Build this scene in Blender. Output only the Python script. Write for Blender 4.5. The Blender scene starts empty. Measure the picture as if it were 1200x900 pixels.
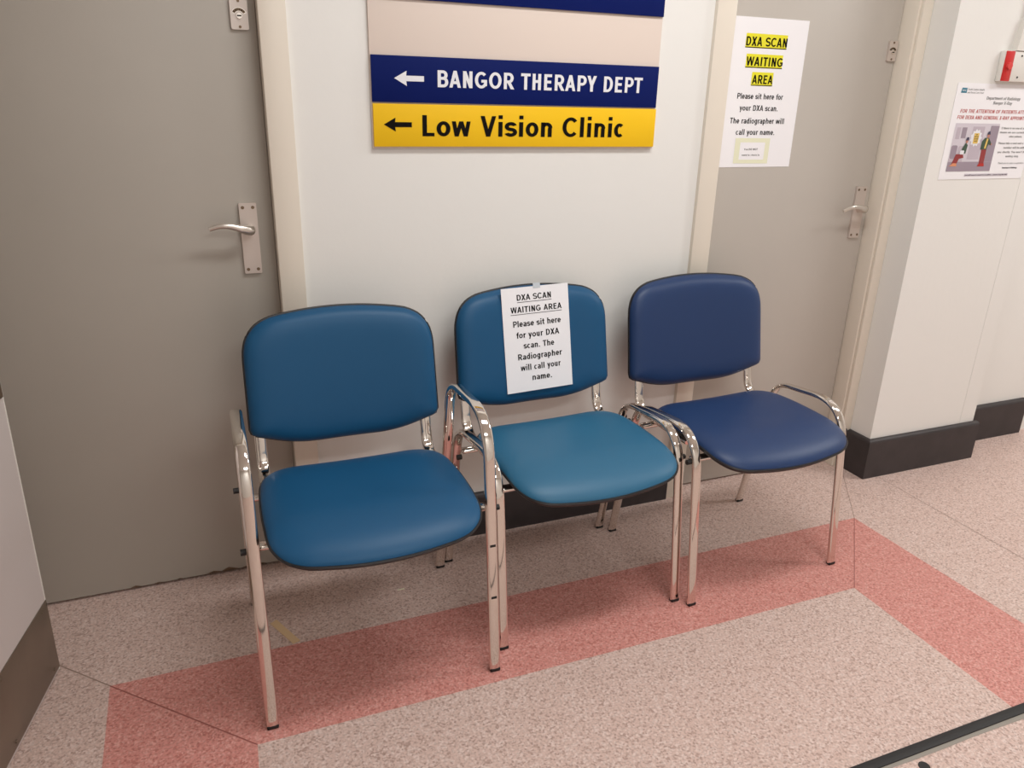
import bpy, bmesh, math, random
from mathutils import Matrix, Vector

C = bpy.context.scene.collection
scn = bpy.context.scene
random.seed(4)

# ------------------------------------------------------------------ camera
F_PX = 893.2
cd = bpy.data.cameras.new('camera'); cam = bpy.data.objects.new('camera', cd); C.objects.link(cam)
cd.sensor_width = 36.0; cd.lens = F_PX / 1200 * 36; cd.clip_start = 0.02
yaw, pit, rol = .3886, .3598, .02535
cy, sy, cp, sp = math.cos(yaw), math.sin(yaw), math.cos(pit), math.sin(pit)
fw = Vector((sy*cp, cy*cp, -sp)); rt = Vector((cy, -sy, 0)); up = rt.cross(fw)
c_, s_ = math.cos(rol), math.sin(rol)
rx = c_*rt + s_*up; ux = -s_*rt + c_*up
cam.matrix_world = Matrix(((rx.x, ux.x, -fw.x, 0), (rx.y, ux.y, -fw.y, 0), (rx.z, ux.z, -fw.z, 1.33), (0, 0, 0, 1)))
scn.camera = cam

# ------------------------------------------------------------------ light and exposure
scn.view_settings.view_transform = 'Standard'; scn.view_settings.look = 'None'
scn.view_settings.gamma = 1.0; scn.view_settings.use_curve_mapping = False
scn.view_settings.exposure = 0.0
w = bpy.data.worlds.new('world'); scn.world = w; w.use_nodes = True
w.node_tree.nodes['Background'].inputs[0].default_value = (.95, .93, .9, 1)
w.node_tree.nodes['Background'].inputs[1].default_value = 0.0
def area(name, loc, sx, sy_, power, col=(.97, .985, .985)):
    l = bpy.data.lights.new(name, 'AREA'); l.shape = 'RECTANGLE'; l.size = sx; l.size_y = sy_; l.energy = power; l.color = col
    o = bpy.data.objects.new(name, l); C.objects.link(o); o.location = loc
    return o
area('ceiling_or_fill_lamp', (1.10, 1.0, 2.56), 1.2, .3, 23.5)
area('ceiling_or_fill_lamp', (3.75, 1.0, 2.56), 1.2, .3, 32)
area('ceiling_or_fill_lamp', (.80, -.95, 2.56), 1.2, .3, 23)  # unseen lamp added behind the camera as fill for the fronts

# ------------------------------------------------------------------ helpers
def sr(r, g, b):
    f = lambda v: (v/255/12.92) if v/255 <= .04045 else ((v/255+.055)/1.055)**2.4
    return (f(r), f(g), f(b), 1)
def mat(name, col, rough=.5, metal=0., spec=.5, bump=None, var=None, coat=0.):
    m = bpy.data.materials.new(name); m.use_nodes = True
    nt = m.node_tree; b = nt.nodes['Principled BSDF']
    b.inputs['Base Color'].default_value = col; b.inputs['Roughness'].default_value = rough
    b.inputs['Metallic'].default_value = metal; b.inputs['Specular IOR Level'].default_value = spec
    b.inputs['Coat Weight'].default_value = coat
    tc = nt.nodes.new('ShaderNodeTexCoord')
    if bump:
        sc, st, dist = bump
        n = nt.nodes.new('ShaderNodeTexNoise'); n.inputs['Scale'].default_value = sc; n.inputs['Detail'].default_value = 3
        bp = nt.nodes.new('ShaderNodeBump'); bp.inputs['Strength'].default_value = st; bp.inputs['Distance'].default_value = dist
        nt.links.new(tc.outputs['Object'], n.inputs['Vector']); nt.links.new(n.outputs['Fac'], bp.inputs['Height'])
        nt.links.new(bp.outputs['Normal'], b.inputs['Normal'])
    if var:
        sc, amt = var
        n = nt.nodes.new('ShaderNodeTexNoise'); n.inputs['Scale'].default_value = sc; n.inputs['Detail'].default_value = 4
        hs = nt.nodes.new('ShaderNodeHueSaturation'); hs.inputs['Color'].default_value = col
        mr = nt.nodes.new('ShaderNodeMapRange'); mr.inputs[1].default_value = .3; mr.inputs[2].default_value = .7
        mr.inputs[3].default_value = 1-amt; mr.inputs[4].default_value = 1+amt
        nt.links.new(tc.outputs['Object'], n.inputs['Vector']); nt.links.new(n.outputs['Fac'], mr.inputs[0])
        nt.links.new(mr.outputs[0], hs.inputs['Value']); nt.links.new(hs.outputs[0], b.inputs['Base Color'])
    return m
def speckle(name, base, dark, light):
    m = bpy.data.materials.new(name); m.use_nodes = True
    nt = m.node_tree; b = nt.nodes['Principled BSDF']; b.inputs['Roughness'].default_value = .42
    b.inputs['Specular IOR Level'].default_value = .35
    g = nt.nodes.new('ShaderNodeNewGeometry')
    v = nt.nodes.new('ShaderNodeTexVoronoi'); v.inputs['Scale'].default_value = 210
    n = nt.nodes.new('ShaderNodeTexNoise'); n.inputs['Scale'].default_value = 170; n.inputs['Detail'].default_value = 3
    nt.links.new(g.outputs['Position'], v.inputs['Vector']); nt.links.new(g.outputs['Position'], n.inputs['Vector'])
    sep = nt.nodes.new('ShaderNodeSeparateColor'); nt.links.new(v.outputs['Color'], sep.inputs[0])
    r = nt.nodes.new('ShaderNodeValToRGB'); r.color_ramp.interpolation = 'CONSTANT'
    e = r.color_ramp.elements
    e[0].position = 0; e[0].color = dark; e[1].position = .16; e[1].color = base
    q = e.new(.78); q.color = light
    nt.links.new(sep.outputs[0], r.inputs[0])
    mx = nt.nodes.new('ShaderNodeMix'); mx.data_type = 'RGBA'; mx.blend_type = 'MULTIPLY'; mx.inputs[0].default_value = .5
    r2 = nt.nodes.new('ShaderNodeValToRGB'); r2.color_ramp.elements[0].position = .33; r2.color_ramp.elements[0].color = (.5, .46, .44, 1)
    r2.color_ramp.elements[1].position = .56; r2.color_ramp.elements[1].color = (1, 1, 1, 1)
    nt.links.new(n.outputs['Fac'], r2.inputs[0])
    nt.links.new(r.outputs[0], mx.inputs['A']); nt.links.new(r2.outputs[0], mx.inputs['B'])
    nt.links.new(mx.outputs['Result'], b.inputs['Base Color'])
    return m
M = dict(
    wall=mat('wall_paint', sr(240, 238, 233), .55, bump=(35, .12, .004)),
    frame=mat('cream_gloss', sr(233, 223, 208), .35, bump=(20, .1, .003)),
    door=mat('grey_door_paint', sr(194, 187, 178), .42, bump=(60, .06, .002), var=(3, .02)),
    door1=mat('shaded_grey_door_paint', sr(178, 171, 161), .42, bump=(60, .06, .002), var=(3, .02)),  # door grey darkened in its colour, standing in for weaker light at the left
    leaf=mat('pale_door_paint', sr(205, 196, 192), .42, var=(3, .02)),
    steel=mat('brushed_steel', sr(150, 138, 124), .38, metal=.85, var=(8, .08)),
    dsteel=mat('satin_plate', sr(214, 203, 195), .42, metal=.55),
    chrome=mat('chrome', sr(226, 219, 212), .07, metal=1.),
    lever=mat('satin_aluminium', sr(222, 216, 208), .28, metal=.9),
    skirt=mat('black_skirting', sr(52, 46, 47), .5, var=(14, .18), bump=(40, .1, .003)),
    rubber=mat('black_rubber', sr(28, 26, 26), .6),
    plastic=mat('black_plastic', sr(30, 27, 28), .45),
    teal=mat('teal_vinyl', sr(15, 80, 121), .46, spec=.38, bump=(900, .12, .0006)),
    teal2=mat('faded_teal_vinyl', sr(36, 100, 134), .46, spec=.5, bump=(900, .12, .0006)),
    navy=mat('navy_vinyl', sr(28, 55, 98), .44, spec=.42, bump=(900, .12, .0006)),
    blue=mat('sign_blue', sr(10, 27, 94), .55, spec=.1),
    yellow=mat('sign_yellow', sr(250, 200, 20), .5, spec=.3),
    white=mat('white_print', sr(238, 238, 242), .5),
    black=mat('black_print', sr(18, 14, 12), .7, spec=.1),
    grey=mat('grey_print', sr(90, 88, 86), .6),
    redp=mat('red_print', sr(186, 44, 36), .6),
    board=mat('beige_board', sr(232, 216, 204), .5),
    paper=mat('paper', sr(249, 247, 249), .6),
    hi=mat('highlighter', sr(240, 232, 40), .6),
    cream=mat('cream_paper', sr(238, 238, 208), .6),
    edge=mat('white_plastic', sr(232, 228, 220), .4),
    redbox=mat('red_plastic', sr(205, 36, 34), .35),
    redbtn=mat('red_button', sr(222, 70, 66), .35),
    seamb=mat('seam_beige', sr(160, 134, 122), .6),
    seamr=mat('seam_red', sr(158, 92, 84), .6),
    tape=mat('tan_tape', sr(222, 190, 148), .6),
    glue=mat('grey_glue', sr(150, 142, 132), .6),
    bronze=mat('bronze_plate', sr(128, 108, 88), .4, metal=.7),
    clear=mat('clear_tape', sr(205, 212, 218), .25),
    lilac=mat('print_lilac', sr(196, 184, 194), .6), lilac2=mat('print_lilac_dark', sr(160, 146, 158), .6),
    lilac3=mat('print_lilac_pale', sr(216, 208, 216), .6),
    pgreen=mat('print_green', sr(62, 84, 66), .6), pmaroon=mat('print_maroon', sr(150, 56, 56), .6),
    porange=mat('print_orange', sr(226, 150, 110), .6), pskin=mat('print_skin', sr(190, 130, 112), .6),
    pyellow=mat('print_yellow', sr(232, 196, 104), .6), pteal=mat('print_teal', sr(62, 128, 150), .6),
    phair=mat('print_hair', sr(66, 62, 86), .6),
    floor=speckle('speckled_vinyl', sr(216, 188, 177), sr(190, 161, 150), sr(226, 203, 194)),
    red=speckle('red_speckled_vinyl', sr(214, 146, 136), sr(196, 124, 114), sr(224, 164, 154)),
)
def tag(o, label=None, cat=None, group=None, kind=None):
    for k, v in (('label', label), ('category', cat), ('group', group), ('kind', kind)):
        if v: o[k] = v
    return o
def link(name, verts, faces, m, parent=None, smooth=False, mw=None):
    me = bpy.data.meshes.new(name); me.from_pydata([tuple(v) for v in verts], [], faces)
    bm = bmesh.new(); bm.from_mesh(me)
    bmesh.ops.recalc_face_normals(bm, faces=bm.faces); bm.to_mesh(me); bm.free()
    if smooth:
        for p in me.polygons: p.use_smooth = True
    ms = m if isinstance(m, list) else [m]
    for q in ms: me.materials.append(q)
    o = bpy.data.objects.new(name, me); C.objects.link(o)
    if parent: o.parent = parent
    return o
def link_bm(name, bm, m, parent=None, smooth=False):
    me = bpy.data.meshes.new(name)
    bmesh.ops.recalc_face_normals(bm, faces=bm.faces); bm.to_mesh(me); bm.free()
    if smooth:
        for p in me.polygons: p.use_smooth = True
        me.set_sharp_from_angle(angle=math.radians(40))
    me.materials.append(m)
    o = bpy.data.objects.new(name, me); C.objects.link(o)
    if parent: o.parent = parent
    return o
def add_box(bm, x0, x1, y0, y1, z0, z1, bev=0., seg=2):
    r = bmesh.ops.create_cube(bm, size=1)
    vs = r['verts']
    for v in vs:
        v.co = Vector((x0+(v.co.x+.5)*(x1-x0), y0+(v.co.y+.5)*(y1-y0), z0+(v.co.z+.5)*(z1-z0)))
    if bev:
        es = list({e for v in vs for e in v.link_edges})
        bmesh.ops.bevel(bm, geom=es, offset=bev, segments=seg, affect='EDGES', profile=.5)
def box(name, b, m, parent=None, bev=0., seg=2):
    bm = bmesh.new(); add_box(bm, *b, bev=bev, seg=seg); return link_bm(name, bm, m, parent, smooth=bool(bev))
def boxes(name, bl, m, parent=None, bev=0.):
    bm = bmesh.new()
    for b in bl: add_box(bm, *b, bev=bev)
    return link_bm(name, bm, m, parent, smooth=bool(bev))
def empty(name, loc, rz=0, rx_=0):
    o = bpy.data.objects.new(name, None); o.empty_display_size = .05; C.objects.link(o)
    o.location = loc; o.rotation_euler = (rx_, 0, rz); return o
def add_cyl(bm, p, r, h, axis='y', seg=24, r2=None):
    # cylinder from p along the axis
    a = bmesh.ops.create_cone(bm, cap_ends=True, segments=seg, radius1=r, radius2=r if r2 is None else r2, depth=h)
    for v in a['verts']:
        v.co.z += h/2
        if axis == 'y': v.co = Vector((v.co.x, v.co.z, v.co.y))
        elif axis == '-y': v.co = Vector((v.co.x, -v.co.z, v.co.y))
        elif axis == 'x': v.co = Vector((v.co.z, v.co.x, v.co.y))
        v.co += Vector(p)
def cyl(name, p, r, h, m, parent=None, axis='y', seg=24, r2=None):
    bm = bmesh.new(); add_cyl(bm, p, r, h, axis, seg, r2); return link_bm(name, bm, m, parent, smooth=True)
# --- a plain grotesque alphabet drawn from bars, diagonals and arcs (cap height 1)
XH = .725
def glyph(ch, w):
    h = w/2; tw = w*.86; th = tw/2; P = []
    def V(x, a, b): P.append([(x-h, a), (x+h, a), (x+h, b), (x-h, b)])
    def B(a, b, y): P.append([(a, y-th), (b, y-th), (b, y+th), (a, y+th)])
    def D(xa, ya, xb, yb, k=1.):
        q = k*w*math.hypot(xb-xa, yb-ya)/abs(yb-ya)/2
        P.append([(xa-q, ya), (xa+q, ya), (xb+q, yb), (xb-q, yb)])
    def A(cx, cy, rx, ry, a0, a1):
        n = max(4, int(abs(a1-a0)/15)); pts = []
        for i in range(n+1):
            a = math.radians(a0+(a1-a0)*i/n); c, s = math.cos(a), math.sin(a)
            pts.append(((cx+(rx+h)*c, cy+(ry+th)*s), (cx+(rx-h)*c, cy+(ry-th)*s)))
        for p, q in zip(pts, pts[1:]): P.append([p[0], q[0], q[1], p[1]])
    def dot(x, y): P.append([(x-h, y), (x+h, y), (x+h, y+w*.95), (x-h, y+w*.95)])
    s = .09+h; X = XH
    adv = .7
    if ch == 'A': D(h*1.1, 0, .37, 1, .95); D(.74-h*1.1, 0, .37, 1, .95); B(.2, .54, .3); adv = .74
    elif ch == 'B':
        V(s, 0, 1); B(s, .42, 1-th); B(s, .42, .53); B(s, .45, th); r = (1-th-.53)/2; A(.42, .53+r, .18, r, -90, 90); r = (.53-th)/2; A(.45, th+r, .19, r, -90, 90); adv = .76
    elif ch == 'C': A(.42, .5, .42-h-.02, .5-th, 42, 318); adv = .78
    elif ch == 'D': V(s, 0, 1); B(s, .36, 1-th); B(s, .36, th); A(.36, .5, .34-h+.04, .5-th, -90, 90); adv = .78
    elif ch == 'E': V(s, 0, 1); [B(s, .61, y) for y in (th, 1-th)]; B(s, .57, .52); adv = .69
    elif ch == 'F': V(s, 0, 1); B(s, .58, 1-th); B(s, .53, .5); adv = .64
    elif ch == 'G': A(.44, .5, .44-h-.03, .5-th, 45, 318); B(.44, .80, .44); P.append([(.80-w, .15), (.80, .15), (.80, .5), (.80-w, .5)]); adv = .87
    elif ch == 'H': V(s, 0, 1); V(.75-s, 0, 1); B(s, .75-s, .53); adv = .75
    elif ch == 'I': V(s, 0, 1); adv = 2*s
    elif ch == 'L': V(s, 0, 1); B(s, .6, th); adv = .64
    elif ch == 'M': V(s, 0, 1); V(.9-s, 0, 1); D(s, 1, .45, .0, .9); D(.9-s, 1, .45, 0, .9); adv = .9
    elif ch == 'N': V(s, 0, 1); V(.77-s, 0, 1); D(s, 1, .77-s, 0, .95); adv = .77
    elif ch == 'O': A(.43, .5, .43-h-.03, .5-th, 0, 360); adv = .86
    elif ch in 'PR':
        V(s, 0, 1); B(s, .42, 1-th); B(s, .42, .45); r = (1-th-.45)/2; A(.42, .45+r, .20, r, -90, 90); adv = .71
        if ch == 'R': D(.39, .47, .66, 0); adv = .77
    elif ch == 'S':
        r = (.5-th)/2; A(.35, .5+r, .25, r, 25, 270); A(.35, .5-r, .26, r, -155, 90); adv = .70
    elif ch == 'T': V(.33, 0, 1); B(.02, .64, 1-th); adv = .66
    elif ch == 'U': V(s, .3, 1); V(.75-s, .3, 1); A(.375, .3, .375-s, .3-th, 180, 360); adv = .75
    elif ch == 'V': D(h*1.1, 1, .36, 0, .95); D(.72-h*1.1, 1, .36, 0, .95); adv = .72
    elif ch == 'W': [D(a, 1, b, 0, .9) for a, b in ((h, .27), (.51, .27), (.51, .75), (1.02-h, .75))]; adv = 1.02
    elif ch == 'X': D(h*1.3, 0, .7-h*1.3, 1); D(.7-h*1.3, 0, h*1.3, 1); adv = .70
    elif ch == 'Y': V(.35, 0, .45); D(h*1.2, 1, .35, .4); D(.7-h*1.2, 1, .35, .4); adv = .7
    elif ch == 'a':
        V(.48, 0, X-.22); A(.29, X-.2, .19, .2-th, 0, 155); A(.27, .215, .27-h-.04, .215-th, 60, 330); B(.3, .48, .39); adv = .60
    elif ch in 'bdpqg':
        a, b = ((0, 1.02) if ch in 'bd' else (-.28, X)); A(.32, X/2, .32-h-.05, X/2-th, 0, 360); x = s-.02 if ch in 'bp' else .64-s+.02
        if ch == 'g': a = -.08; A(.32, -.08, .64-s+.02-.32, .2-th, 200, 360)
        V(x, a, b); adv = .64
    elif ch == 'c': A(.29, X/2, .29-h-.02, X/2-th, 50, 310); adv = .56
    elif ch == 'e': A(.30, X/2, .30-h-.02, X/2-th, 0, 322); B(.08, .56, X/2-.01); adv = .60
    elif ch == 'f': V(.2, 0, .80); A(.39, .82, .19, .2-th, 85, 180); B(.02, .38, X-th); adv = .38
    elif ch in 'hn':
        V(s-.02, 0, 1.02 if ch == 'h' else X); A(.34, X-.27, .34-s+.02, .27-th, 0, 175); V(.68-s, 0, X-.27); adv = .66
    elif ch in 'il': V(s-.02, 0, X if ch == 'i' else 1.02); adv = 2*s-.04; (dot(s-.02, .87) if ch == 'i' else 0)
    elif ch == 'k': V(s-.02, 0, 1.02); D(.2, .3, .5, X); D(.28, .42, .53, 0); adv = .6
    elif ch == 'm':
        V(s-.02, 0, X); A(.31, X-.24, .31-s+.02, .24-th, 0, 175); q = .62-s+.02; V(q, 0, X-.24); A(2*q-.31, X-.24, q-.31, .24-th, 0, 175); V(3*q-.62, 0, X-.24); adv = 3*q-.62+s-.02
    elif ch == 'o': A(.32, X/2, .32-h-.02, X/2-th, 0, 360); adv = .64
    elif ch == 'r': V(s-.02, 0, X); A(.38, X-.27, .38-s+.02, .27-th, 75, 175); adv = .43
    elif ch == 's': r = (X/2-th)/2; A(.28, X/2+r, .19, r, 20, 270); A(.28, X/2-r, .2, r, -160, 90); adv = .56
    elif ch == 't': V(.2, .2, .94); A(.36, .2, .16, .2-th, 180, 275); B(.02, .37, X-th); adv = .39
    elif ch == 'u': V(s-.02, .27, X); A(.32, .27, .34-s, .27-th, 180, 358); V(.64-s, 0, X); adv = .64
    elif ch == 'v': D(h*1.1, X, .29, 0); D(.58-h*1.1, X, .29, 0); adv = .58
    elif ch == 'w': [D(a, X, b, 0, .9) for a, b in ((h, .22), (.42, .22), (.42, .62), (.84-h, .62))]; adv = .84
    elif ch == 'x': D(h*1.2, 0, .56-h*1.2, X); D(.56-h*1.2, 0, h*1.2, X); adv = .56
    elif ch == 'y': D(h*1.1, X, .30, 0); D(.58-h*1.1, X, .19, -.28); adv = .58
    elif ch == 'j': V(s, -.28, X); dot(s, .87); adv = 2*s
    elif ch == 'z': B(.04, .5, th); B(.04, .5, X-th); D(.12, th, .42, X-th); adv = .54
    elif ch == '.': dot(s-.02, 0); adv = 2*s-.04
    elif ch == '-': B(.05, .35, .38); adv = .4
    elif ch == "'": V(s, .68, 1.02); adv = 2*s
    else: adv = .36
    return P, adv
def text_mesh(body, w, shear=0., track=.03):
    V, Fc, x = [], [], 0.
    for ch in body:
        P, adv = glyph(ch, w)
        for q in P:
            k = len(V); V += [(x+a+shear*b, b) for a, b in q]; Fc.append(tuple(range(k, k+len(q))))
        x += adv+track
    return V, Fc
def lines(name, rows, m, parent, y, bold=.19, shear=0., words=False):
    """rows: (text, x0, x1, baseline z, cap height), each a part of its own on the plane y of the parent"""
    for body, x0, x1, z, cap in rows:
        v, f = text_mesh(body, bold, shear)
        a, b = min(p[0] for p in v), max(p[0] for p in v)
        dy = {i: (k % 9)*2e-5 for k, q in enumerate(f) for i in q}      # overlapping strokes kept a hair apart
        P = [(x0+(p[0]-a)/(b-a)*(x1-x0), y-dy[i], z+p[1]*cap) for i, p in enumerate(v)]
        if not words: flat(name, P, f, m, parent); continue
        st = 0                                                             # one part per word
        for wd in body.split():
            c = sum(len(glyph(ch, bold)[0]) for ch in wd); ids = [i for q in f[st:st+c] for i in q]; k0 = ids[0]
            flat(name, P[k0:k0+len(ids)], [tuple(i-k0 for i in q) for q in f[st:st+c]], m, parent); st += c
def flat(name, V, Fc, m, parent=None):
    """flat print facing -y"""
    me = bpy.data.meshes.new(name); me.from_pydata([tuple(v) for v in V], [], Fc)
    for p in me.polygons:
        if p.normal.y > 0: p.flip()
    me.materials.append(m)
    o = bpy.data.objects.new(name, me); C.objects.link(o)
    if parent: o.parent = parent
    return o
def poly(name, pts, y, m, parent):
    return flat(name, [(a, y, b) for a, b in pts], [tuple(range(len(pts)))], m, parent)
def ell(cx, cz, a, b, n=28): return [(cx+a*math.cos(2*math.pi*i/n), cz+b*math.sin(2*math.pi*i/n)) for i in range(n)]
def rrect(x0, x1, z0, z1, r, n=5):
    P = []
    for cx, cz, a0 in ((x1-r, z1-r, 0), (x0+r, z1-r, 90), (x0+r, z0+r, 180), (x1-r, z0+r, 270)):
        for i in range(n+1):
            a = math.radians(a0+90*i/n); P.append((cx+r*math.cos(a), cz+r*math.sin(a)))
    return P
def prism(name, pts, y0, y1, m, parent, bev=0.):
    n = len(pts)
    V = [(a, y0, b) for a, b in pts]+[(a, y1, b) for a, b in pts]
    Fc = [tuple(range(n)), tuple(range(2*n-1, n-1, -1))]+[(i, (i+1) % n, n+(i+1) % n, n+i) for i in range(n)]
    return link(name, V, Fc, m, parent)

# ------------------------------------------------------------------ the setting
WY = 2.034
# floor: one sheet, the red border laid into it
oL, oR, iR, iL = (-.323, 1.680), (1.978, 1.685), (1.668, 1.371), (-.012, 1.377)
oR2, iR2, iL2, oL2 = (1.994, .870), (1.664, .870), (-.028, .870), (-.308, .870)
X0, X1, Y0, Y1 = -2.6, 5.2, -1.7, 2.3
fv = [oL, oR, iR, iL, oR2, iR2, iL2, oL2, (X0, Y0), (X1, Y0), (X1, .870), (X0, .870), (X1, Y1), (X0, Y1), (X1, 1.685), (X0, 1.680)]
ff = [((0, 3, 2, 1), 1), ((1, 2, 5, 4), 1), ((0, 7, 6, 3), 1), ((3, 6, 5, 2), 0),
      ((8, 9, 10, 4, 5, 6, 7, 11), 0), ((4, 10, 14, 1), 0), ((11, 7, 0, 15), 0), ((15, 0, 1, 14, 12, 13), 0)]
def seam(a, b, wd, mi):
    d = Vector((b[0]-a[0], b[1]-a[1])); n = Vector((-d.y, d.x)).normalized()*wd/2
    k = len(fv)
    for p in (Vector(a)+n, Vector(b)+n, Vector(b)-n, Vector(a)-n): fv.append((p.x, p.y, .0005))
    ff.append(((k, k+1, k+2, k+3), mi))
seam((-.445, 1.80), oL, .003, 2); seam(oL, iL, .003, 3); seam(iR, oR, .0022, 3); seam(oR, (2.18, 1.945), .0022, 2)
seam((2.302, 1.90), (2.298, .6), .0022, 2)
me = bpy.data.meshes.new('floor'); me.from_pydata([(v[0], v[1], v[2] if len(v) > 2 else 0) for v in fv], [], [f for f, _ in ff])
for m_ in (M['floor'], M['red'], M['seamb'], M['seamr']): me.materials.append(m_)
for p, (_, mi) in zip(me.polygons, ff):
    p.material_index = mi
    if p.normal.z < 0: p.flip()
fl = bpy.data.objects.new('floor', me); C.objects.link(fl)
tag(fl, 'speckled pink beige vinyl floor with inlaid red border', 'floor', kind='structure')
CZ = 2.6
tag(box('ceiling', (X0, X1, Y0, Y1, CZ, CZ+.1), M['wall']), 'white ceiling above the corridor', 'ceiling', kind='structure')
# back wall with two door openings, and a boxed-out pier on the right
OP1 = (-.77, .20); OP2 = (1.46, 2.23); HD = 2.06
tag(boxes('wall_back', [(X0, OP1[0], WY, WY+.14, 0, CZ), (OP1[1], OP2[0], WY, WY+.14, 0, CZ), (OP2[1], X1, WY, WY+.14, 0, CZ),
                        (OP1[0], OP1[1], WY, WY+.14, HD+.03, CZ), (OP2[0], OP2[1], WY, WY+.14, HD+.03, CZ)], M['wall']),
    'off white painted wall behind the chairs', 'wall', kind='structure')
pier = boxes('wall_right', [(2.247, 2.712, 1.917, WY, 0, CZ), (2.7145, 2.79, 1.9175, WY, 0, CZ)], M['wall'])
tag(pier, 'white boxed out pier right of the right hand door', 'wall', kind='structure')
tag(box('wall_front', (X0, X1, Y0-.1, Y0, 0, CZ), M['wall']), 'white wall on the near side of the corridor', 'wall', kind='structure')
tag(box('wall_left', (X0-.1, X0, Y0, Y1, 0, CZ), M['wall']), 'white wall at the left end of the corridor', 'wall', kind='structure')
tag(box('wall_end', (X1, X1+.1, Y0, Y1, 0, CZ), M['wall']), 'white wall at the right end of the corridor', 'wall', kind='structure')
# skirtings: rounded top edge
def skirting(name, x0, x1, yf, yb, h, label, ret=None):
    bm = bmesh.new()
    prof = [(yb, 0), (yf, 0), (yf, h-.012), (yf+.003, h-.005), (yf+.009, h-.001), (yf+.014, h), (yb, h)]
    def run(pa, pb):
        a = [bm.verts.new(pa(y, z)) for y, z in prof]; b = [bm.verts.new(pb(y, z)) for y, z in prof]
        n = len(prof)
        for i in range(n): bm.faces.new((a[i], a[(i+1) % n], b[(i+1) % n], b[i]))
        bm.faces.new(a); bm.faces.new(list(reversed(b)))
    run(lambda y, z: (x0 + (y-yf if ret else 0), y, z), lambda y, z: (x1, y, z))
    if ret:
        off = x0 - yf
        run(lambda y, z: (y+off, y, z), lambda y, z: (y+off, ret, z))
    return tag(link_bm(name, bm, M['skirt']), label, 'skirting board', kind='structure')
skirting('baseboard_back', .2375, 1.43, 2.016, WY, .148, 'black skirting board behind the middle chair')
skirting('baseboard_right', 2.228, 2.806, 1.897, 1.9165, .158, 'scuffed black skirting around the white pier', ret=2.018)
skirting('baseboard_far', 2.792, 3.245, 2.012, WY, .158, 'black skirting on the far wall right of the pier')
# door frames
def frame(name, pieces, label):
    return tag(boxes(name, pieces, M['frame'], bev=.0025), label, 'door frame', kind='structure')
frame('trim_1', [(.172, .2355, 2.018, 2.11, 0, HD+.06), (-.815, -.752, 2.018, 2.11, 0, HD+.06), (-.752, .172, 2.018, 2.11, HD, HD+.06)], 'cream painted frame of the left grey door')
frame('trim_2', [(1.431, 1.498, 2.020, 2.13, 0, HD+.06), (2.198, 2.2445, 2.026, 2.13, 0, HD+.06), (2.206, 2.2465, 2.014, 2.026, 0, HD+.06), (1.498, 2.198, 2.020, 2.13, HD, HD+.06)], 'cream painted frame of the right grey door')

# ---- door furniture
def backplate_lever(root, xp0, xp1, z0, z1, yd, hub, tip, lab):
    pr = prism('handle_plate', rrect(xp0, xp1, z0, z1, .003), yd-.008, yd, M['dsteel'], root)
    for sx in (xp0+.009, xp1-.009):
        for sz in (z0+.011, z1-.011):
            bm = bmesh.new(); add_cyl(bm, (sx, yd-.0088, sz), .0042, .002, 'y', 12); link_bm('screw', bm, M['bronze'], pr, True)
    # lever: neck out of the plate, then a tapering bowed arm
    hx, hz = hub; tx, tz = tip
    path = [(hx, yd-.006, hz, .0125, .0125), (hx, yd-.022, hz, .0115, .0115), (hx-.001, yd-.036, hz+.001, .0125, .0125), (hx-.008, yd-.046, hz+.003, .0095, .0125),
            (hx-.025, yd-.050, hz+.008, .007, .0095)]
    n = 7
    for i in range(1, n+1):
        t = i/n; x = hx-.025+(tx-hx+.025)*t
        path.append((x, yd-.050-.004*math.sin(math.pi*t), hz+.008+(tz-hz-.008)*t+.010*math.sin(math.pi*t*.9), .0065-.002*t, .0085-.003*t))
    bm = bmesh.new(); rings = []
    for i, (x, y, z, a, b) in enumerate(path):
        p0 = Vector(path[max(i-1, 0)][:3]); p1 = Vector(path[min(i+1, len(path)-1)][:3]); t = (p1-p0).normalized()
        u = Vector((0, 0, 1)); s = t.cross(u).normalized(); u = s.cross(t).normalized()
        rings.append([bm.verts.new(Vector((x, y, z))+s*a*math.cos(k*math.pi/7)+u*b*math.sin(k*math.pi/7)) for k in range(14)])
    for r0, r1 in zip(rings, rings[1:]):
        for k in range(14): bm.faces.new((r0[k], r0[(k+1) % 14], r1[(k+1) % 14], r1[k]))
    bm.faces.new(rings[0]); bm.faces.new(rings[-1])
    lv = link_bm('lever_handle', bm, M['lever'], root, True); lv['label'] = lab
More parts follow.
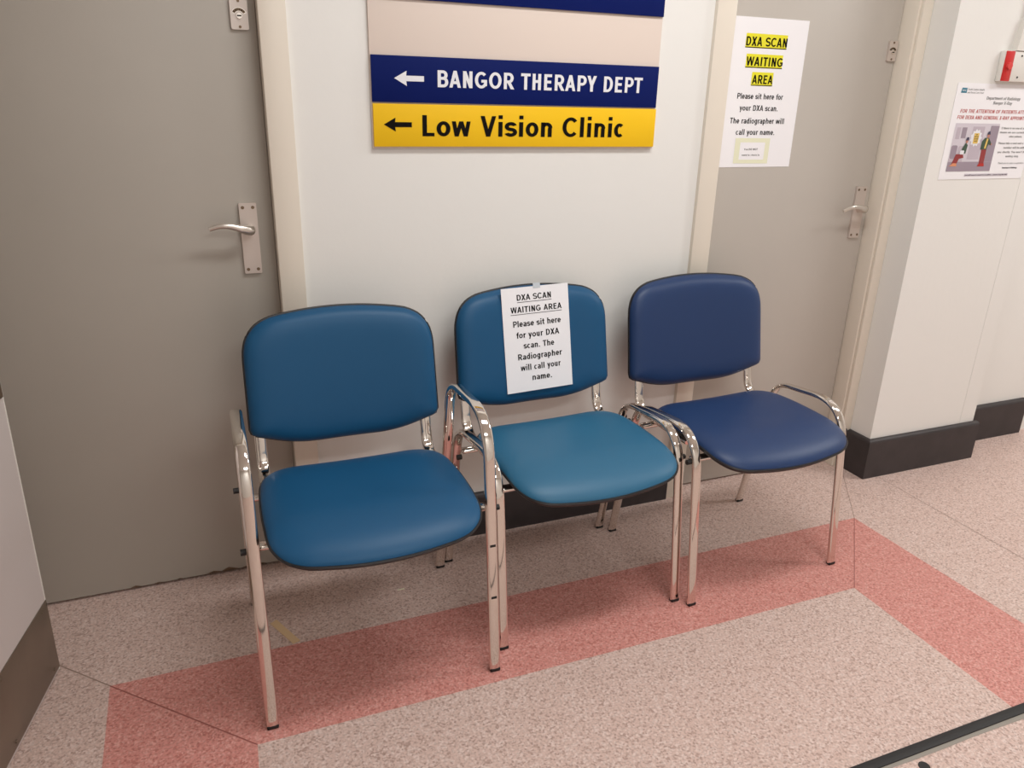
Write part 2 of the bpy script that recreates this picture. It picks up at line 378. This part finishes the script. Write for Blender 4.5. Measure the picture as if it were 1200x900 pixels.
def indicator(root, x0, x1, z0, z1, yd):
    cx, cz = (x0+x1)/2, (z0+z1)/2; wd, ht = x1-x0, z1-z0
    pl = prism('indicator_bolt_plate', rrect(x0, x1, z0, z1, .004), yd-.007, yd, M['dsteel'], root)
    y = yd-.0074
    def arc(r0, r1, a0, a1, yy, m, nm):
        n = 14; P = [(cx+r1*math.cos(math.radians(a0+(a1-a0)*i/n)), cz-.004+r1*math.sin(math.radians(a0+(a1-a0)*i/n))) for i in range(n+1)]
        Q = [(cx+r0*math.cos(math.radians(a0+(a1-a0)*i/n)), cz-.004+r0*math.sin(math.radians(a0+(a1-a0)*i/n))) for i in range(n+1)]
        V = [(a, yy, b) for a, b in P+Q]
        flat(nm, V, [(i, i+1, n+2+i, n+1+i) for i in range(n)], m, pl)
    r1 = wd*.43
    arc(r1*.56, r1*1.05, 22, 158, y, M['chrome'], 'window_rim'); arc(r1*.62, r1*.98, 27, 153, y-.0004, M['bronze'], 'status_window')
    V, Fc = [], []
    for i, ch in enumerate('VACANT'):
        v, f = text_mesh(ch, .2); a = math.radians(140-100*i/5); k = len(V); sc = .0052
        for p in v:
            q = Vector((p[0]*sc*.8-.0016, p[1]*sc-.0026)); ca, sa = math.cos(a-math.pi/2), math.sin(a-math.pi/2)
            V.append((cx+r1*.8*math.cos(a)+q.x*ca-q.y*sa, y-.0008, cz-.004+r1*.8*math.sin(a)+q.x*sa+q.y*ca))
        Fc += [tuple(j+k for j in g) for g in f]
    flat('status_lettering', V, Fc, M['black'], pl)
    bm = bmesh.new(); add_cyl(bm, (cx, yd-.0105, cz-.004), wd*.16, .004, 'y', 20); link_bm('turn_slot', bm, M['chrome'], pl, True)
    flat('slot', [(cx-.005, yd-.0108, cz-.0055), (cx+.005, yd-.0108, cz-.0055), (cx+.005, yd-.0108, cz-.0025), (cx-.005, yd-.0108, cz-.0025)], [(0, 1, 2, 3)], M['black'], pl)
    for sz in (z0+.006, z1-.006):
        bm = bmesh.new(); add_cyl(bm, (cx, yd-.0082, sz), .0032, .002, 'y', 12); link_bm('screw', bm, M['bronze'], pl, True)
# left door
D1 = 2.068
d1 = box('door_1', (-.748, .1712, D1, D1+.044, .008, HD-.003), M['door1'], bev=.0015)
tag(d1, 'dim grey flush door at the left behind the first chair', 'door', kind='structure')
backplate_lever(d1, .090, .1325, .886, 1.065, D1, (.1125, 1.0), (.0155, 1.006), 'satin lever handle pointing left')
indicator(d1, .114, .1535, 1.463, 1.530, D1)
# chipped lower edge showing bare wood
bm = bmesh.new()
for x, wd, h in ((-.30, .03, .006), (-.18, .02, .004), (-.10, .045, .007), (-.06, .05, .011), (.0, .03, .005), (.04, .03, .006), (-.24, .03, .004)):
    a = [bm.verts.new((x+wd*t, D1-.0005, .0085+h*s)) for t, s in ((0, 0), (.2, .5), (.45, 1), (.7, .6), (1, 0))]; bm.faces.new(a)
link_bm('chipped_edge', bm, M['bronze'], d1)
# right door
D2 = 2.085
d2 = box('door_2', (1.500, 2.1955, D2, D2+.044, .006, HD-.003), M['door'], bev=.0015)
tag(d2, 'pale grey flush door at the right with a notice taped on', 'door', kind='structure')
backplate_lever(d2, 2.128, 2.173, .890, 1.068, D2, (2.151, .992), (2.040, .990), 'satin lever handle pointing left')
indicator(d2, 2.158, 2.1935, 1.471, 1.533, D2)
# the open leaf at the far left
d3 = empty('door_3', (-.4395, 1.782, 0), math.radians(0))
d3.rotation_euler = (math.radians(.9), 0, math.atan2(-.289, -.0565)+math.pi)     # local +x runs back to the free edge
tag(d3, 'open pale door leaf with steel kick plate at the left edge', 'door', kind='structure')
box('leaf', (-.86, -.004, .0008, .044, .004, 2.04), M['leaf'], d3)
box('edge_lipping', (-.004, 0, .0, .0445, .004, 2.04), M['edge'], d3)
kp = box('kick_plate', (-.86, -.001, -.0012, .0008, .012, .204), M['steel'], d3, bev=.0004)
for x in (-.03, -.25, -.50):
    for z in (.026, .19): cyl('screw', (x, -.0026, z), .004, .0016, M['steel'], kp, 'y', 12)
box('push_plate', (-.10, -.003, -.0012, .0008, .715, 1.02), M['bronze'], d3, bev=.0004)

# black joint strip in the floor, with its line of old glue
tag(boxes('trim_3', [(-2.5, 3.2, .848, .871, 0, .004)], M['rubber'], bev=.0015), 'black joint strip across the floor at bottom right', 'floor strip', kind='structure')
g = flat('trim_4', [], [], M['glue']); bpy.data.objects.remove(g)
gm = []
n = 60
for i in range(n+1):
    x = -2.5+5.7*i/n; gm += [(x, .849, .0009), (x, .838+random.uniform(-.003, .004), .0007)]
gl = link('trim_4', gm, [(2*i, 2*i+1, 2*i+3, 2*i+2) for i in range(n)], M['glue'])
tag(gl, 'grey line of old glue along the black floor strip', 'glue line', kind='structure')

# ------------------------------------------------------------------ signs on the wall
bd = box('sign_board', (.428, 1.256, 2.026, WY, 1.198, 1.78), M['board'], bev=.001)
tag(bd, 'beige backing board on the wall that carries the direction signs', 'sign board')
def sign(name, x0, x1, z0, z1, m, label):
    e = empty(name, ((x0+x1)/2, 2.026, z0)); tag(e, label, 'sign', 'direction signs on the wall board')
    p = box('panel', (-(x1-x0)/2, (x1-x0)/2, -.006, 0, 0, z1-z0), m, e, bev=.0006)
    return e, (x0+x1)/2, z0
def arrow(e, x0, x1, z, hh, sh, m):
    poly('arrow', [(x0, z), (x0+(x1-x0)*.42, z+hh), (x0+(x1-x0)*.40, z+sh), (x1, z+sh), (x1, z-sh), (x0+(x1-x0)*.40, z-sh), (x0+(x1-x0)*.42, z-hh)], -.0068, m, e)
e, ox, oz = sign('direction_sign', .430, 1.254, 1.311, 1.4205, M['blue'], 'blue direction sign with white arrow reading Bangor Therapy Dept')
arrow(e, .487-ox, .564-ox, 1.368-oz, .018, .0065, M['white'])
lines('lettering', [('BANGOR THERAPY DEPT', .600-ox, 1.203-ox, 1.3495-oz, .0405)], M['white'], e, -.0068, bold=.20, words=True)
e, ox, oz = sign('direction_sign', .431, 1.256, 1.2035, 1.3075, M['yellow'], 'yellow direction sign with black arrow reading Low Vision Clinic')
arrow(e, .457-ox, .530-ox, 1.2575-oz, .017, .006, M['black'])
lines('lettering', [('Low Vision Clinic', .558-ox, 1.150-ox, 1.2295-oz, .052)], M['black'], e, -.0068, bold=.19, words=True)
e, ox, oz = sign('direction_sign', .430, 1.255, 1.5485, 1.658, M['blue'], 'blank blue sign cut off by the top of the picture')

# notice taped to the right door
nd = empty('door_notice', (1.6695, D2, 1.137)); tag(nd, 'white waiting area notice with yellow highlighted headings on the right door', 'notice')
box('sheet', (-.1515, .1515, -.0012, -.0002, 0, .436), M['paper'], nd)
ox, oz = 1.6695, 1.137
for x0, x1, z0, z1 in ((1.589, 1.745, 1.488, 1.5285), (1.598, 1.737, 1.432, 1.4715), (1.627, 1.709, 1.381, 1.4205)):
    flat('highlight', [(x0-ox, -.0015, z0-oz), (x1-ox, -.0015, z0-oz), (x1-ox, -.0015, z1-oz), (x0-ox, -.0015, z1-oz)], [(0, 1, 2, 3)], M['hi'], nd)
lines('heading', [('DXA SCAN', 1.591-ox, 1.745-ox, 1.494-oz, .0255), ('WAITING', 1.600-ox, 1.738-ox, 1.438-oz, .0255), ('AREA', 1.630-ox, 1.7085-ox, 1.387-oz, .0255)], M['black'], nd, -.0019, bold=.19)
for x0, x1, z in ((1.589, 1.745, 1.4885), (1.598, 1.738, 1.4325), (1.628, 1.709, 1.3815)):
    flat('underline', [(x0-ox, -.0019, z-oz), (x1-ox, -.0019, z-oz), (x1-ox, -.0019, z+.0024-oz), (x0-ox, -.0019, z+.0024-oz)], [(0, 1, 2, 3)], M['black'], nd)
lines('message', [('Please sit here for', 1.582-ox, 1.758-ox, 1.3425-oz, .0165), ('your DXA scan.', 1.596-ox, 1.743-ox, 1.308-oz, .0165),
                  ('The radiographer will', 1.565-ox, 1.775-ox, 1.270-oz, .0165), ('call your name.', 1.593-ox, 1.743-ox, 1.236-oz, .0165)], M['black'], nd, -.0017, bold=.17)
sl = poly('taped_slip', [(1.595-ox, 1.149-oz), (1.7295-ox, 1.148-oz), (1.730-ox, 1.2255-oz), (1.595-ox, 1.226-oz)], -.0017, M['cream'], nd)
poly('slip_paper', [(1.615-ox, 1.160-oz), (1.712-ox, 1.160-oz), (1.712-ox, 1.213-oz), (1.615-ox, 1.213-oz)], -.0019, M['paper'], sl)
lines('slip_lettering', [('You', 1.632-ox, 1.648-ox, 1.189-oz, .0055), ('DO NOT', 1.651-ox, 1.685-ox, 1.189-oz, .006), ('need to check in', 1.626-ox, 1.695-ox, 1.172-oz, .005)], M['grey'], sl, -.0022, bold=.19)

# poster on the pier
PX, PZ, PY = 2.309, 1.1045, 1.917
ps = empty('poster', (PX, PY, PZ)); tag(ps, 'laminated landscape poster with red heading and a picture of two people waiting', 'poster')
box('sheet', (0, .402, -.0015, -.0003, 0, .304), M['paper'], ps)
y = -.0019
L = lambda a: a-PX
Zp = lambda b: b-PZ
poly('emblem', [(L(2.328), Zp(1.378)), (L(2.354), Zp(1.378)), (L(2.354), Zp(1.3935)), (L(2.331), Zp(1.3935))], y, M['pteal'], ps)
lines('emblem_lettering', [('HSC', L(2.334), L(2.350), Zp(1.3835), .0045)], M['white'], ps, y-.0003)
lines('trust_name', [('South Eastern Health', L(2.358), L(2.433), Zp(1.3868), .0052), ('and Social Care Trust', L(2.358), L(2.432), Zp(1.3772), .0052)], M['grey'], ps, y, bold=.13)
lines('department_name', [('Department of Radiology', L(2.451), L(2.612), Zp(1.360), .0095), ('Bangor X-Ray', L(2.487), L(2.577), Zp(1.3455), .0095)], M['grey'], ps, y, bold=.15, shear=.1)
lines('heading', [('FOR THE ATTENTION OF PATIENTS ATTENDING', L(2.344), L(2.704), Zp(1.3175), .0112), ('FOR DEXA AND GENERAL X-RAY APPOINTMENTS', L(2.336), L(2.704), Zp(1.298), .0112)], M['redp'], ps, y, bold=.17, shear=.12)
lines('message', [('If there is no one at reception', L(2.555), L(2.705), Zp(1.268), .0068), ('means we are currently with', L(2.552), L(2.705), Zp(1.2545), .0068), ('other patients.', L(2.600), L(2.665), Zp(1.241), .0068),
                  ('Please take a seat and a staff', L(2.557), L(2.705), Zp(1.219), .0068), ('member will be with', L(2.586), L(2.690), Zp(1.2045), .0068), ('you shortly. You won\'t be', L(2.562), L(2.700), Zp(1.190), .0068), ('waiting long.', L(2.606), L(2.671), Zp(1.176), .0068)], M['grey'], ps, y, bold=.15)
lines('thanks', [('Thank you for your co-operation', L(2.577), L(2.704), Zp(1.1535), .0058)], M['grey'], ps, y, bold=.12, shear=.15)
lines('signature', [('Department of Radiology', L(2.603), L(2.676), Zp(1.1385), .0052)], M['black'], ps, y, bold=.22)
ft = poly('footer_box', [(L(2.426), Zp(1.1135)), (L(2.638), Zp(1.1135)), (L(2.638), Zp(1.1225)), (L(2.426), Zp(1.1225))], y, M['lilac3'], ps)
lines('footer', [('you will need to report to reception - please ring the bell', L(2.430), L(2.634), Zp(1.1162), .0042)], M['black'], ps, y-.0003)
pic = poly('picture', [(L(2.336), Zp(1.131)), (L(2.543), Zp(1.131)), (L(2.543), Zp(1.285)), (L(2.336), Zp(1.285))], y, M['lilac3'], ps)
def pp(nm, pts, m, k=1): return poly(nm, [(L(a), Zp(b)) for a, b in pts], y-.0004*k, M[m], pic)
def R4(x0, x1, z0, z1): return [(x0, z0), (x1, z0), (x1, z1), (x0, z1)]
pp('picture_floor', R4(2.336, 2.543, 1.131, 1.162), 'lilac2'); pp('picture_window', R4(2.420, 2.475, 1.17, 1.275), 'lilac'); pp('picture_door', R4(2.503, 2.543, 1.1625, 1.278), 'lilac2')
pp('picture_poster', R4(2.347, 2.364, 1.235, 1.272), 'lilac'); pp('picture_poster', R4(2.371, 2.393, 1.238, 1.272), 'lilac2')
pp('picture_bench', R4(2.336, 2.400, 1.162, 1.172), 'lilac'); pp('picture_seat_back', rrect(2.339, 2.366, 1.172, 1.215, .006), 'lilac2'); pp('picture_seat_back', rrect(2.371, 2.398, 1.172, 1.213, .006), 'lilac')
pp('seated_legs', [(2.398, 1.187), (2.366, 1.187), (2.352, 1.152), (2.375, 1.150), (2.384, 1.172), (2.404, 1.175)], 'pmaroon', 2)
pp('seated_shoes', [(2.344, 1.148), (2.378, 1.148), (2.377, 1.157), (2.360, 1.158)], 'porange', 3)
pp('seated_jacket', [(2.384, 1.187), (2.408, 1.189), (2.411, 1.216), (2.400, 1.224), (2.388, 1.205)], 'pgreen', 3); pp('seated_lap', rrect(2.381, 2.400, 1.186, 1.199, .004), 'white', 4)
pp('seated_head', ell(2.404, 1.229, .0055, .0075, 14), 'pskin', 3); pp('seated_hair', [(2.397, 1.231), (2.411, 1.231), (2.410, 1.241), (2.400, 1.241)], 'phair', 4)
b_ = [(2.442+(.025+.003*(-1)**i)*math.cos(2*math.pi*i/22), 1.239+(.026+.003*(-1)**i)*math.sin(2*math.pi*i/22)) for i in range(22)]
pp('speech_bubble', b_, 'white', 2); pp('bubble_note', R4(2.431, 2.454, 1.221, 1.254), 'pyellow', 3)
lines('bubble_lettering', [('If', L(2.440), L(2.445), Zp(1.2475), .004), ('you sit', L(2.433), L(2.452), Zp(1.2415), .004), ('you will', L(2.433), L(2.452), Zp(1.2345), .004), ('wait', L(2.436), L(2.449), Zp(1.2275), .004)], M['black'], pic, y-.0018)
pp('standing_legs', [(2.480, 1.206), (2.504, 1.206), (2.505, 1.156), (2.482, 1.154)], 'pmaroon', 2); pp('standing_shoes', [(2.476, 1.147), (2.509, 1.147), (2.506, 1.157), (2.482, 1.156)], 'redp', 3)
pp('standing_jacket', [(2.474, 1.202), (2.503, 1.202), (2.507, 1.219), (2.518, 1.216), (2.519, 1.223), (2.505, 1.238), (2.486, 1.240), (2.474, 1.228)], 'pgreen', 3)
pp('standing_shirt', [(2.490, 1.205), (2.498, 1.205), (2.502, 1.236), (2.494, 1.238)], 'pyellow', 4); pp('standing_head', ell(2.499, 1.247, .006, .008, 14), 'pskin', 4)
pp('standing_hair', [(2.491, 1.250), (2.506, 1.250), (2.503, 1.261), (2.494, 1.259)], 'phair', 5); pp('standing_hand', ell(2.520, 1.219, .003, .003, 10), 'pskin', 5)

# wall call box and the cable cover above it
ab = empty('wall_alarm_box', (2.469, PY, 1.4165)); tag(ab, 'white wall box with red end panel and red button above the poster', 'alarm box')
box('housing', (0, .19, -.019, -.0005, 0, .093), M['edge'], ab, bev=.003)
box('red_panel', (.003, .042, -.0220, -.017, .001, .092), M['redbox'], ab, bev=.002)
bm = bmesh.new(); add_cyl(bm, (.0225, -.0220, .047), .0115, .007, '-y', 24, .0105); link_bm('push_button', bm, M['redbtn'], ab, True)
for z in (.014, .079): cyl('screw', (.078, -.0205, z), .003, .002, M['rubber'], ab, 'y', 10)
cc = empty('cable_cover', (2.515, PY, 1.5105)); tag(cc, 'white plastic cable cover rising from the wall box', 'cable cover')
def taper(name, x0, x1, x2, x3, d0, d1, z0, z1):
    V = [(x0, -d0, z0), (x1, -d0, z0), (x1, 0, z0), (x0, 0, z0), (x2, -d1, z1), (x3, -d1, z1), (x3, 0, z1), (x2, 0, z1)]
    return link(name, V, [(0, 1, 2, 3), (4, 5, 6, 7), (0, 1, 5, 4), (1, 2, 6, 5), (2, 3, 7, 6), (3, 0, 4, 7)], M['edge'], cc)
taper('flared_end', .0, .050, .014, .050, .022, .018, 0, .098); taper('flared_end', .0515, .10, .0515, .088, .022, .018, 0, .098)
taper('trunking', .022, .080, .022, .080, .014, .014, .098, CZ-1.5105-.002)

# ------------------------------------------------------------------ chairs
def smoothpath(P, r=.0, n=6, seg=.02):
    """round the corners of a planar polyline: P = [(y, z, corner radius)]"""
    out = []
    for i, (y, z, r) in enumerate(P):
        p = Vector((y, z))
        if i in (0, len(P)-1) or r == 0: out.append(p); continue
        a = Vector(P[i-1][:2]); b = Vector(P[i+1][:2])
        da, db = (a-p).normalized(), (b-p).normalized()
        ang = da.angle(db); t = min(r/math.tan(ang/2), (a-p).length*.49, (b-p).length*.49)
        s, e_ = p+da*t, p+db*t
        for k in range(n+1):
            u = k/n; out.append((1-u)**2*s+2*u*(1-u)*p+u*u*e_)
    return out
def sweep(bm, path, x, wx, th, ns=5):
    """flat oval tube along a path in the plane x=const; wx across, th in the plane"""
    sec = []
    r = th/2; hw = wx/2-r
    for sgn, a0 in ((1, -90), (-1, 90)):
        for k in range(ns+1):
            a = math.radians(a0+180*k/ns); sec.append((sgn*hw+r*math.cos(a), r*math.sin(a)))
    rings = []
    for i, p in enumerate(path):
        a, b = path[max(i-1, 0)], path[min(i+1, len(path)-1)]
        t = (b-a).normalized(); nrm = Vector((-t.y, t.x))
        rings.append([bm.verts.new((x+u, p.x+nrm.x*v, p.y+nrm.y*v)) for u, v in sec])
    k = len(sec)
    for r0, r1 in zip(rings, rings[1:]):
        for j in range(k): bm.faces.new((r0[j], r0[(j+1) % k], r1[(j+1) % k], r1[j]))
    bm.faces.new(rings[0]); bm.faces.new(list(reversed(rings[-1])))
LOW = [(.0, .006, 0), (.058, .512, .115), (.335, .484, .08), (.425, .006, 0)]
HIGH = [(.0, .006, 0), (.072, .654, .115), (.350, .640, .08), (.470, .006, 0)]
def ringsurf(outline, centre, f, n=16, pw=1.0):
    """star-shaped patch: f(x, v, s) gives the third coordinate"""
    V, Fc = [f(centre[0], centre[1], 0)], []
    m_ = len(outline)
    for i in range(1, n+1):
        s = math.sin(i/n*math.pi/2)**pw
        for a, b in outline:
            V.append(f(centre[0]+(a-centre[0])*s, centre[1]+(b-centre[1])*s, s))
    for j in range(m_): Fc.append((0, 1+j, 1+(j+1) % m_))
    for i in range(n-1):
        o0, o1 = 1+i*m_, 1+(i+1)*m_
        for j in range(m_): Fc.append((o0+j, o1+j, o1+(j+1) % m_, o0+(j+1) % m_))
    return V, Fc, m_
def closed_outline(P, n=120):
    """P: corner list (x, v, radius); returns evenly spaced rounded outline"""
    out = []
    k = len(P)
    for i in range(k):
        p = Vector(P[i][:2]); a = Vector(P[i-1][:2]); b = Vector(P[(i+1) % k][:2]); r = P[i][2]
        da, db = (a-p).normalized(), (b-p).normalized()
        t = min(r, (a-p).length*.499, (b-p).length*.499)
        s, e_ = p+da*t, p+db*t
        for q in range(9):
            u = q/8; out.append((1-u)**2*s+2*u*(1-u)*p+u*u*e_)
    L_ = [0]
    for i in range(len(out)): L_.append(L_[-1]+(out[(i+1) % len(out)]-out[i]).length)
    res = []; j = 0
    for q in range(n):
        d = L_[-1]*q/n
        while L_[j+1] < d: j += 1
        u = (d-L_[j])/max(L_[j+1]-L_[j], 1e-9)
        res.append(out[j].lerp(out[(j+1) % len(out)], u))
    return [(p.x, p.y) for p in res]
BACK = closed_outline([(-.235, .538, .013), (-.125, .499, .11), (.125, .499, .11), (.235, .538, .013), (.231, .808, .125), (.06, .829, .12), (-.06, .829, .12), (-.231, .808, .125)])
SEAT = closed_outline([(-.222, .347, .09), (.222, .347, .09), (.238, .18, .1), (.232, -.035, .13), (.06, -.062, .12), (-.06, -.062, .12), (-.232, -.035, .13), (-.238, .18, .1)])
def back_base(x, z): return .424+(z-.55)*.18-.022*(x/.24)**2
def seat_base(x, y_):
    z = .452+.012*min(max((y_-.05)/.3, 0), 1)*0
    if y_ < .10: z -= .034*((.10-y_)/.16)**2
    z += .006*(x/.23)**2*max(0, min(1, y_/.2))
    return z
def pad(s, th, e=6): return th*max(0., 1-s**e)**.5
def rim_tube(name, pts, r, m, parent):
    bm = bmesh.new(); n = len(pts); rings = []
    for i, p in enumerate(pts):
        t = (pts[(i+1) % n]-pts[i-1]).normalized(); u = Vector((0, 0, 1)) if abs(t.z) < .8 else Vector((0, 1, 0))
        a = t.cross(u).normalized(); b = t.cross(a)
        rings.append([bm.verts.new(p+r*(a*math.cos(k*math.pi/3)+b*math.sin(k*math.pi/3))) for k in range(6)])
    for i in range(n):
        for k in range(6): bm.faces.new((rings[i][k], rings[i][(k+1) % 6], rings[(i+1) % n][(k+1) % 6], rings[(i+1) % n][k]))
    return link_bm(name, bm, m, parent, True)
def make_chair(loc, rz, prof, label, seat_m, back_m, bw=1.015, twist=0., sh=0.):
    t = empty('waiting_chair', loc, math.radians(rz)); tag(t, label, 'chair', 'chrome framed waiting chairs in a row')
    # backrest: upholstered front, black shell behind, piping between
    ctr = (0, .675)
    ct, sn = math.cos(math.radians(twist)), math.sin(math.radians(twist))
    def tw(x, y_, z): x *= bw; y_ -= .424; return (x*ct-y_*sn+sh, x*sn+y_*ct+.424, z)
    V, Fc, _ = ringsurf(BACK, ctr, lambda x, z, s: tw(x, back_base(x, z)-pad(s, .034, 9), z), 22)
    bk = link('backrest', V, Fc, back_m, t, True)
    V, Fc, k = ringsurf(BACK, ctr, lambda x, z, s: tw(x, back_base(x, z)+.002+pad(s, .025, 20), z), 14)
    link('back_shell', V, Fc, M['plastic'], bk, True)
    rim_tube('piping', [Vector(tw(x, back_base(x, z)+.001, z)) for x, z in BACK], .0038, M['plastic'], bk)
    # seat
    sc = (0, .145)
    V, Fc, _ = ringsurf(SEAT, sc, lambda x, y_, s: (x, y_, seat_base(x, y_)+pad(s, .030, 5)-.004*(1-s)), 18)
    st = link('seat', V, Fc, seat_m, t, True)
    V, Fc, _ = ringsurf(SEAT, sc, lambda x, y_, s: (x, y_, seat_base(x, y_)-.002-pad(s, .021, 14)), 14)
    link('seat_shell', V, Fc, M['plastic'], st, True)
    rim_tube('piping', [Vector((x, y_, seat_base(x, y_)-.001)) for x, y_ in SEAT], .0038, M['plastic'], st)
    # side frames
    P = smoothpath(prof, n=10)
    for sx in (-.2645, .2645):
        bm = bmesh.new(); sweep(bm, P, sx, .028, .014); fr = link_bm('side_frame', bm, M['chrome'], t, True)
        for (y_, z, d) in ((prof[0][0], 0, prof[1][0]*.02), (prof[-1][0], 0, 0)):
            bm = bmesh.new(); add_box(bm, sx-.0128, sx+.0128, y_-.008, y_+.008, 0, .010, .003, 2); link_bm('rubber_foot', bm, M['rubber'], fr, True)
        ix = 1 if sx > 0 else -1
    for y_ in (.078, .318 if prof is LOW else .30):
        bm = bmesh.new(); add_box(bm, -.262, .262, y_-.013, y_+.013, .413, .425, .005, 3); cb = link_bm('cross_bar', bm, M['chrome'], t, True)
        for ix in (-1, 1):
            bm = bmesh.new(); add_cyl(bm, (ix*.2765-(.013 if ix < 0 else 0), y_-.02 if y_ < .2 else y_+.04, .424), .007, .013, 'x', 14)
            link_bm('bolt_cap', bm, M['rubber'], cb, True)
    # back supports
    bp = smoothpath([(.15, .4315, 0), (.405, .4315, .06), (.4295, .56, .1), (.449, .665, 0)], n=10)
    for sx in (-.213, .213):
        bm = bmesh.new(); sweep(bm, bp, sx, .030, .013); link_bm('back_support', bm, M['chrome'], t, True)
    return t
c1 = make_chair((.2885, 1.416, 0), 0.0, HIGH, 'teal blue vinyl chair nearest the camera with high chrome side frames', M['teal'], M['teal'], sh=.004)
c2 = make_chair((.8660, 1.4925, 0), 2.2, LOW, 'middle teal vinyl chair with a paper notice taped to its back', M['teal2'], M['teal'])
c3 = make_chair((1.4290, 1.4825, 0), 2.7, LOW, 'navy blue vinyl chair in front of the right grey door', M['navy'], M['navy'], 1.035, -2.5, -.011)
# old black tape marks on the near legs of the first chair
for ch in c1.children:
    if ch.name.startswith('side_frame') and ch.bound_box[0][0] > 0:
        for z in (.20, .335):
            y_ = .072*(z/.65)-.0078
            boxes('tape_mark', [(.258, .272, y_, y_+.001, z, z+.006)], M['rubber'], ch)

# notice on the middle chair
a = math.radians(2.2); Xv = Vector((math.cos(a), math.sin(a), 0)); Yv = Vector((-math.sin(a), math.cos(a), 0))
cn = bpy.data.objects.new('chair_notice', None); C.objects.link(cn)
upv = (Vector((0, 0, 1))+.18*Yv).normalized(); nv = Xv.cross(upv)     # nv points to the back
th = math.radians(1.0); xr = Xv*math.cos(th)+upv*math.sin(th); zr = -Xv*math.sin(th)+upv*math.cos(th); yr = zr.cross(xr)
org = Vector((.8660, 1.4925, 0))+Yv*(.424-.0395)+Vector((0, 0, .55))+Xv*.004+upv*.140
cn.matrix_world = Matrix(((xr.x, yr.x, zr.x, org.x), (xr.y, yr.y, zr.y, org.y), (xr.z, yr.z, zr.z, org.z), (0, 0, 0, 1)))
tag(cn, 'white paper notice taped to the back of the middle chair', 'notice')
box('sheet', (-.1045, .1045, -.0006, 0, -.149, .149), M['paper'], cn)
lines('heading', [('DXA SCAN', -.058, .049, .1125, .0165), ('WAITING AREA', -.079, .081, .0785, .0165)], M['black'], cn, -.0011, bold=.18)
for x0, x1, z in ((-.058, .050, .1065), (-.080, .081, .0725)):
    flat('underline', [(x0, -.0011, z), (x1, -.0011, z), (x1, -.0011, z+.0014), (x0, -.0011, z+.0014)], [(0, 1, 2, 3)], M['black'], cn)
lines('message', [('Please sit here', -.074, .076, .0385, .017), ('for your DXA', -.066, .069, .0065, .017), ('scan. The', -.046, .051, -.0245, .017),
                  ('Radiographer', -.065, .075, -.056, .017), ('will call your', -.059, .069, -.0875, .017), ('name.', -.024, .038, -.1185, .017)], M['black'], cn, -.0011, bold=.18)
poly('tape', [(-.006, .143), (.016, .143), (.016, .158), (-.006, .158)], -.0012, M['clear'], cn)

# scraps on the floor
sc_ = link('tape_scrap', [(.052, 1.785, 0), (.069, 1.797, 0), (.118, 1.690, 0), (.099, 1.684, 0), (.052, 1.785, .0012), (.069, 1.797, .0012), (.118, 1.690, .0012), (.099, 1.684, .0012)],
           [(0, 1, 2, 3), (4, 5, 6, 7), (0, 1, 5, 4), (1, 2, 6, 5), (2, 3, 7, 6), (3, 0, 4, 7)], M['tape'])
tag(sc_, 'strip of tan tape stuck to the floor behind the first chair leg', 'tape')
th_ = box('thread_scrap', (.405, .425, 1.814, 1.8165, 0, .002), M['cream'], bev=.0005); tag(th_, 'tiny pale scrap of thread on the floor between two chairs', 'scrap')
bm = bmesh.new(); add_cyl(bm, (1.318, .818, 0), .012, .002, 'z', 20); st_ = link_bm('floor_stud', bm, M['rubber'], None, True); tag(st_, 'small dark stud in the floor below the black strip', 'stud')
